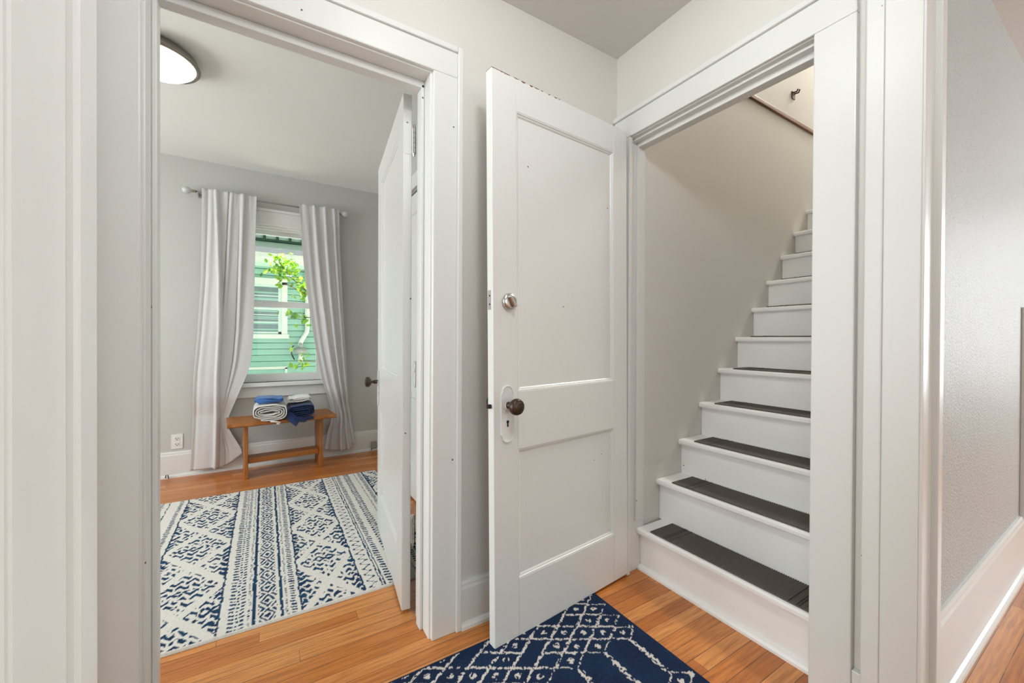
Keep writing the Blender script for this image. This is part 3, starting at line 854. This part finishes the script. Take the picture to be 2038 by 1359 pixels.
def tri(p): return 2*np.abs(2*(p-np.floor(p+.5)))-1      # -1..1 triangle wave
def bed_pattern(X, Y):
    wx = (vnoise(X, Y, .018, 1)-.5)*.007; wy = (vnoise(X, Y, .018, 2)-.5)*.007
    x = (X+wx)*1000; y = (Y+wy)*1000
    n1 = vnoise(X, Y, .009, 3); n2 = vnoise(X, Y, .016, 4)
    D = np.zeros(X.shape, bool)
    def line(x0, w, dens=.85): return (np.abs(x-x0) < w/2) & (n1 < dens+.1)
    def dash(x0, w, pitch, duty, slant=0.0, dens=.9):
        p = (y + slant*(x-x0))/pitch; return (np.abs(x-x0) < w/2) & ((p-np.floor(p)) < duty) & (n1 < dens)
    def band(c, hw, yc, pitch=413.0):
        cxn = (x-c)/hw; t = (y-yc)/pitch; t = t-np.floor(t+.5)
        d = np.abs(cxn)+np.abs(t)*2
        inside = np.abs(cxn) < 1
        bar = np.abs(d-1) < .15
        amp = np.abs(np.abs(x-c) % 44-22)*.95
        ph = (y+np.sign(t)*amp*1.35)/43.0; fr = ph-np.floor(ph)
        strokes = (fr < .50) & (n2 > .24) & ((((x-c)+14*np.sin(np.floor(ph)*2.4)) % 57) > 9)
        core = (np.abs(cxn)*hw < 8) & (np.abs(t)*pitch < 9)
        border = (np.abs(cxn) > .945)
        fill = (d > 1.155) & (np.abs(cxn) > .78) & (n2 > .30) & (fr < .72)
        return inside & ((strokes & ~bar) | core | (fill & ~bar) | (border & (n1 < .93)))
    D |= band(-295, 143, 2192); D |= band(247, 125, 2175); D |= band(790, 130, 2160); D |= band(-790, 143, 2192)
    D |= dash(-115, 21, 25, .48, .3); D |= dash(-96, 8, 24, .45); D |= dash(-79, 14, 25, .48, -.25); D |= dash(-56, 7, 9, .55, 0, .7)
    D |= line(-39, 13, .9); D |= line(57, 11, .88); D |= dash(75, 8, 11, .5, 0, .75); D |= dash(99, 21, 20, .5, .35)
    cd = np.abs(x-8)/30; t = (y-2050)/104.0; t = t-np.floor(t+.5); dd = cd+np.abs(t)*2.1
    D |= (cd < 1.05) & ((np.sin(dd*2*np.pi*1.55-.4) > -.05)) & (n1 < .9) & (n2 > .2)
    zz = 407+19*tri(y/52.0)
    D |= (np.abs(x-zz) < 3.2) & (n1 < .9)
    for xo, ph in ((392, 0.0), (423, .5)):
        t = (y/52.0+ph); t = t-np.floor(t+.5); D |= (np.hypot(x-xo, t*52) < 6.5)
    D |= line(443, 6, .8); D |= line(456, 5, .78)
    D |= dash(481, 24, 24, .5, .3); 
    t = y/31.0; t = t-np.floor(t+.5); r = np.hypot((x-540)/21, t*31/13); D |= (r < 1) & (r > .52) & (n1 < .85)
    D |= dash(603, 6, 13, .55); D |= dash(636, 24, 22, .5, .3); D |= line(660, 5, .7)
    D |= dash(-470, 20, 17, .55, .2); D |= line(-532, 5, .75)
    t = y/36.0; t = t-np.floor(t+.5); r = np.hypot((x+585)/26, t*36/15); D |= (r < 1) & (r > .5) & (n1 < .85)
    D |= dash(-635, 18, 20, .5)
    ed = np.minimum(np.minimum(X-X.min(), X.max()-X), np.minimum(Y-Y.min(), Y.max()-Y))
    D &= ed > .012
    k = vnoise(X, Y, .05, 7)[..., None]; k2 = RNG.random(X.shape)[..., None]
    dark = np.array([.012, .028, .085])*(1-k)+np.array([.012, .060, .125])*k
    dark = dark*(.75+.6*k2)
    lite = np.array([.82, .795, .74])*(.92+.12*k2)
    return np.where(D[..., None], dark, lite)
rug('area_rug', -.95, .776, 1.795, 3.432, .004, bed_pattern, M['rug_w'], 'cream bedroom rug with blue tribal stripes and diamonds', .010)

def hall_pattern(X, Y):
    wx = (vnoise(X, Y, .014, 21)-.5)*.008; wy = (vnoise(X, Y, .014, 22)-.5)*.008
    x = (X+wx)*1000; y = (Y+wy)*1000
    ym = np.where(y < 930, 1860-y, y)
    n1 = vnoise(X, Y, .007, 23); n2 = vnoise(X, Y, .004, 24)
    dx, dy = x-1134, ym-1052
    # p = n*(-62.5,38)+m*(-62.5,-38)
    s = -dx/62.5; d = dy/38.0
    n, m = (s+d)/2, (s-d)/2
    rn, rm = np.round(n), np.round(m)
    inn = (rn-rm >= 0) & (rn+rm >= -.1)
    blank = (np.mod(rm, 3) != 0) & (np.mod(rn, 3) == 1) & (rn > 1)
    blank2 = (np.mod(rn, 3) == 0) & (np.mod(rm, 3) == 2)
    fn, fm = np.abs(n-rn), np.abs(m-rm)
    u = 62.5*1.04
    line_n = ((.5-fn)*u < 4.6); line_m = ((.5-fm)*u < 4.6)
    # inside a merged pair of cells the dividing line is left out
    other_m = np.where(m > rm, rm+1, rm-1)
    merged = blank & (np.mod(other_m, 3) != 0)
    lines = (line_n | (line_m & ~merged)) & inn & (n1 > .30) & (n2 > .18)
    cx_, cy_ = dx-(-62.5*(rn+rm)), dy-38*(rn-rm)
    dots = inn & ~blank & ~blank2 & (np.hypot(cx_, cy_*1.05) < 11.5) & (n1 > .36)
    # verticals with little knots across the plain middle
    k = np.round((1132-x)/124.0); xv = 1132-124*k
    mid = (ym < 1016) & (k >= 0)
    tt = ym/31.0; tt = tt-np.floor(tt+.5)
    vert = mid & ((np.abs(x-xv) < 4.2) & (n1 > .33) | (np.hypot((x-xv)/11, tt*31/14) < 1) & (n1 > .34))
    side = (dx > 0) & (np.hypot(dx-52, dy-6) < 10) & (n1 > .4)
    D = lines | dots | vert | side
    ed = np.minimum(np.minimum(X-X.min(), X.max()-X), np.minimum(Y-Y.min(), Y.max()-Y))
    D &= ed > .010
    k1 = vnoise(X, Y, .06, 27)[..., None]; k2 = RNG.random(X.shape)[..., None]
    navy = (np.array([.008, .018, .050])*(1-k1)+np.array([.009, .026, .066])*k1)*(.7+.7*k2)
    lite = np.array([.70, .65, .61])*(.85+.2*k2)
    return np.where(D[..., None], lite, navy)
rug('runner_rug', -.30, 1.213, .575, 1.288, .0032, hall_pattern, M['rug_n'], 'navy hall runner with a white lattice of dotted diamonds', .009)

# ------------------------------------------------------------------ outside
struct('ground', boxes((-9, 9, YW2+.05, 14, -.75, -.65)), M['ground'], 'sunlit strip of ground between the houses', 'ground')
struct('roof', boxes((-4, 6, YW2-.05, YW2+.58, 2.74, 2.80)), M['ext_trim'], 'added eave out of view, keeping sun off the bedroom window', 'eave')  # unseen overhang, added to block direct sun at the window
NH = 7.5
nh = empty('neighbor_house', (0, NH, -.65), 0, 'mint green clapboard house seen through the bedroom window', 'house')
NL = Matrix.Translation((0, -NH, .65))
def hp(name, bm, mat, par=nh, bev=0): bm.transform(NL); return link(name, bm, mat, par, bev)
bm = bmesh.new()
z = -.65
prof = []
while z < 2.36:
    prof += [(NH+.03, z), (NH+.03, z+.009), (NH-.022, z+.0095)]; z += .098; prof += [(NH-.006, z)]
prof += [(NH+.1, z), (NH+.1, -.65)]
prism(bm, prof, 'x', -5, 5)
hp('siding', bm, M['siding'])
bm = bmesh.new()
z = 2.62; prof = []
while z < 9.4:  # wall carried up far out of view to shade part of the ground
    prof += [(NH+.55, z), (NH+.536, z+.0005)]; z += .10; prof += [(NH+.547, z)]
prof += [(NH+.65, z), (NH+.65, 2.62)]
prism(bm, prof, 'x', -5, 5); hp('upper_siding', bm, M['siding_up'])
# skirt roof with shingle courses
bm = bmesh.new(); n = 7
for k in range(n):
    f0, f1 = k/n, (k+1.15)/n
    ya, yb = NH-.42+.97*f0, NH-.42+.97*f1; za, zb = 2.36+.26*f0*1.1, 2.36+.26*f1*1.1
    prism(bm, [(ya, za), (ya, za+.022), (yb, zb+.006), (yb, zb)], 'x', -5, 5)
hp('roof', bm, M['roof'])
hp('fascia', boxes((-5, 5, NH-.45, NH-.41, 2.23, 2.36), (-5, 5, NH-.52, NH-.45, 2.30, 2.365)), M['ext_trim'])
hp('soffit', boxes((-5, 5, NH-.41, NH, 2.23, 2.25)), M['siding_up'])
bm = boxes((-5, 5, NH+.44, NH+.56, 2.74, 2.775))
hp('ledge', bm, M['dark_green'])
for k in range(-8, 12):
    bm = bmesh.new(); xk = -.02+.19*k
    prism(bm, [(NH+.45, 2.775), (NH+.54, 2.775), (NH+.54, 2.90)], 'x', xk-.02, xk+.02); hp('bracket', bm, M['dark_green'])
wn = hp('window', boxes((-.62, -.53, NH-.045, NH, 1.09, 2.0), (.215, .30, NH-.045, NH, 1.09, 2.0), (-.62, .30, NH-.045, NH, 1.95, 2.05), (-.64, .32, NH-.06, NH, 1.09, 1.16)), M['ext_trim'], nh, .004)
hp('window_sash', boxes((-.53, -.49, NH-.03, NH, 1.16, 1.95), (.17, .215, NH-.03, NH, 1.16, 1.95), (-.53, .215, NH-.03, NH, 1.16, 1.20), (-.53, .215, NH-.03, NH, 1.91, 1.95), (-.53, .215, NH-.035, NH, 1.545, 1.58)), M['slat'], wn)
hp('pane', boxes((-.49, .17, NH-.018, NH-.012, 1.20, 1.91)), M['blind'], wn)
bm = boxes(*[(-.49, .17, NH-.024, NH-.018, zz, zz+h_) for zz, h_ in ((1.76, .016), (1.70, .008), (1.46, .014), (1.40, .007), (1.34, .02))])
hp('blind', bm, M['slat'], wn)
bw = hp('basement_window', boxes((-.60, .30, NH-.03, NH, .60, .64), (.265, .30, NH-.03, NH, .2, .62), (-.60, -.56, NH-.03, NH, .2, .62), (-.60, .30, NH-.04, NH, .16, .2)), M['ext_trim'])
hp('pane', boxes((-.56, .265, NH-.012, NH-.006, .2, .6)), M['blind'], bw)
bm = bmesh.new(); tube(bm, [(.585, NH-.07, 2.35), (.585, NH-.07, 1.26), (.575, NH-.08, 1.20), (.49, NH-.08, 1.04), (.483, NH-.07, 1.0), (.483, NH-.07, .97)], .036, 12)
hp('downspout', bm, M['ext_trim'])
gm = empty('gas_meter', (.485, NH-.12, .88), 0, 'grey gas meter on the green house under the white pipe', 'meter')
bm = bmesh.new(); lathe(bm, [(.03, -.05), (.05, -.045), (.095, -.015), (.10, 0), (.095, .015), (.05, .045), (.03, .05)], Matrix.Translation((0, 0, .01)), 24); link('meter_body', bm, M['grey'], gm, 0, True)
bm = bmesh.new(); tube(bm, [(0, 0, -.04), (0, 0, -.17)], .035, 12); link('meter_pipe', bm, M['ext_trim'], gm, 0, True)
bm = bmesh.new(); tube(bm, [(0, 0, .05), (0, .02, .13)], .03, 12); link('coupling', bm, M['grey'], gm, 0, True)
bm = bmesh.new(); tube(bm, [(-.10, 0, .10), (-.135, 0, .05), (-.13, 0, -.04), (-.09, 0, -.13)], .010, 8); link('hose', bm, M['black'], gm, 0, True)

tb = empty('tree_branch', (1.0, 6.0, -.65), 0, 'leafy yellow-green branch outside the bedroom window', 'tree branch')
TL = Matrix.Translation((-1.0, -6.0, .65))
bm = bmesh.new()
tube(bm, [(1.0, 6.05, -.65), (.98, 6.05, .6), (.86, 6.03, 1.3), (.60, 6.0, 1.62), (.40, 6.0, 1.78), (.25, 5.98, 1.92), (.14, 5.97, 2.08)], [.05, .045, .035, .016, .010, .006, .003], 8)
tube(bm, [(.60, 6.0, 1.62), (.42, 5.98, 1.70), (.22, 5.95, 1.80), (.13, 5.95, 1.74)], [.010, .007, .004, .002], 6)
tube(bm, [(.86, 6.03, 1.3), (.6, 6.0, 1.38), (.42, 5.97, 1.37), (.2, 5.96, 1.42)], [.012, .008, .005, .002], 6)
tube(bm, [(.98, 6.05, .6), (.6, 6.0, .78), (.38, 5.98, .80)], [.012, .007, .003], 6)
bm.transform(TL); link('branch', bm, M['bark'], tb)
bm = bmesh.new()
def leaf(p, s):
    ax = Vector((random.gauss(0, 1), random.gauss(0, 1)-.6, random.gauss(0, 1))).normalized()
    up = ax.orthogonal().normalized(); sd = ax.cross(up)
    rot = random.uniform(0, 6.28); a = up*math.cos(rot)+sd*math.sin(rot); b = ax.cross(a)
    shape = [(-1, 0), (-.55, .42), (-.1, .62), (.25, .45), (.35, .75), (.6, .35), (1.05, 0), (.6, -.35), (.35, -.75), (.25, -.45), (-.1, -.62), (-.55, -.42)]
    c = bm.verts.new(p + ax*s*.12)
    vs = [bm.verts.new(p + a*s*u_ + b*s*w_ - ax*s*.12*abs(w_)) for u_, w_ in shape]
    for i in range(len(vs)): bm.faces.new((c, vs[i], vs[(i+1) % len(vs)]))
for (cx, cz, rx, rz, cnt) in ((.20, 2.06, .11, .12, 60), (.12, 1.95, .10, .07, 34), (.30, 1.96, .10, .10, 34), (.42, 1.80, .10, .12, 40), (.16, 1.80, .05, .06, 12), (.38, 1.66, .08, .05, 14), (.33, 1.39, .06, .03, 10),
                              (.25, 1.42, .09, .025, 14), (.44, 1.31, .06, .08, 20), (.36, 1.24, .03, .03, 4), (.42, .80, .05, .08, 16), (.36, .74, .06, .03, 8), (.30, .98, .05, .06, 4), (.55, 1.7, .1, .3, 40)):
    for _ in range(cnt):
        p = Vector((random.gauss(cx, rx*.6), random.gauss(5.98, .06), random.gauss(cz, rz*.6)))
        leaf(p, random.uniform(.022, .042))
bm.transform(TL); lv = link('leaves', bm, M['leaf'], tb); lv['kind'] = 'stuff'

# ------------------------------------------------------------------ lights
def area(name, loc, rot, sx, sy, power, col=(1, 1, 1)):
    l = bpy.data.lights.new(name, 'AREA'); l.shape = 'RECTANGLE'; l.size = sx; l.size_y = sy; l.energy = power; l.color = col
    o = bpy.data.objects.new(name, l); COL.objects.link(o); o.location = loc; o.rotation_euler = rot; return o
def point(name, loc, rad, power, col=(1, 1, 1)):
    l = bpy.data.lights.new(name, 'POINT'); l.shadow_soft_size = rad; l.energy = power; l.color = col
    o = bpy.data.objects.new(name, l); COL.objects.link(o); o.location = loc; return o
NEU = (.84, .96, 1)
point('hall_lamp', (.42, .75, 2.36), .10, 5.0, (.96, .99, 1))
point('front_room_lamp', (.36, .06, 2.32), .11, 24, (.91, .98, 1))
area('hall_end_fill', (-3.5, .93, 1.4), (R(90), 0, R(-90)), .8, 2.0, 56, (.88, .97, 1))  # fill light added to brighten the stair risers, no window behind it
area('front_room_window', (.6, -3.5, 1.45), (R(90), 0, 0), 3.6, 1.6, 42, NEU)
area('front_room_side_window', (5.5, -1.2, 1.45), (R(90), 0, R(90)), 1.6, 1.5, 95, (.87, .965, 1))
area('bedroom_side_window', (-2.6, 2.75, 1.45), (R(90), 0, R(-90)), 1.2, 1.4, 59, (.90, .97, 1))
area('upstairs_fill', (5.0, .9, 5.1), (0, R(20), 0), .9, .8, 128, (1, .97, .92))  # unseen light added above the stairs to brighten the stairwell
sun = bpy.data.lights.new('sun', 'SUN'); sun.energy = 28.0; sun.angle = R(1); sun.color = (1, .97, .92)
so = bpy.data.objects.new('sun', sun); COL.objects.link(so)
so.rotation_euler = Vector((-.28, -.25, -.93)).to_track_quat('-Z', 'Y').to_euler()
w = bpy.data.worlds.new('sky'); SC.world = w; w.use_nodes = True
bg = w.node_tree.nodes['Background']; bg.inputs[0].default_value = (.84, .94, 1.0, 1); bg.inputs[1].default_value = .65

# ------------------------------------------------------------------ camera
F, YAW, PITCH, ROLL = 799.63, R(31.4996), R(-.33936), R(.28179)
fw = Vector((math.sin(YAW)*math.cos(PITCH), math.cos(YAW)*math.cos(PITCH), math.sin(PITCH)))
r0 = Vector((math.cos(YAW), -math.sin(YAW), 0)); u0 = r0.cross(fw)
rr = r0*math.cos(ROLL)+u0*math.sin(ROLL); uu = -r0*math.sin(ROLL)+u0*math.cos(ROLL)
cam = bpy.data.cameras.new('camera'); cam.sensor_width = 36; cam.sensor_fit = 'HORIZONTAL'; cam.lens = F/2038*36
cam.clip_start = .02; cam.clip_end = 100
co = bpy.data.objects.new('camera', cam); COL.objects.link(co)
co.matrix_world = Matrix(((rr.x, uu.x, -fw.x, 0), (rr.y, uu.y, -fw.y, 0), (rr.z, uu.z, -fw.z, 1.10), (0, 0, 0, 1)))
SC.camera = co
vs = SC.view_settings
vs.view_transform = 'Standard'; vs.look = 'None'; vs.exposure = 0.0; vs.gamma = 1.0; vs.use_curve_mapping = False
SC.cycles.use_denoising = True
SC.cycles.max_bounces = 10; SC.cycles.diffuse_bounces = 6; SC.cycles.sample_clamp_indirect = 6.0
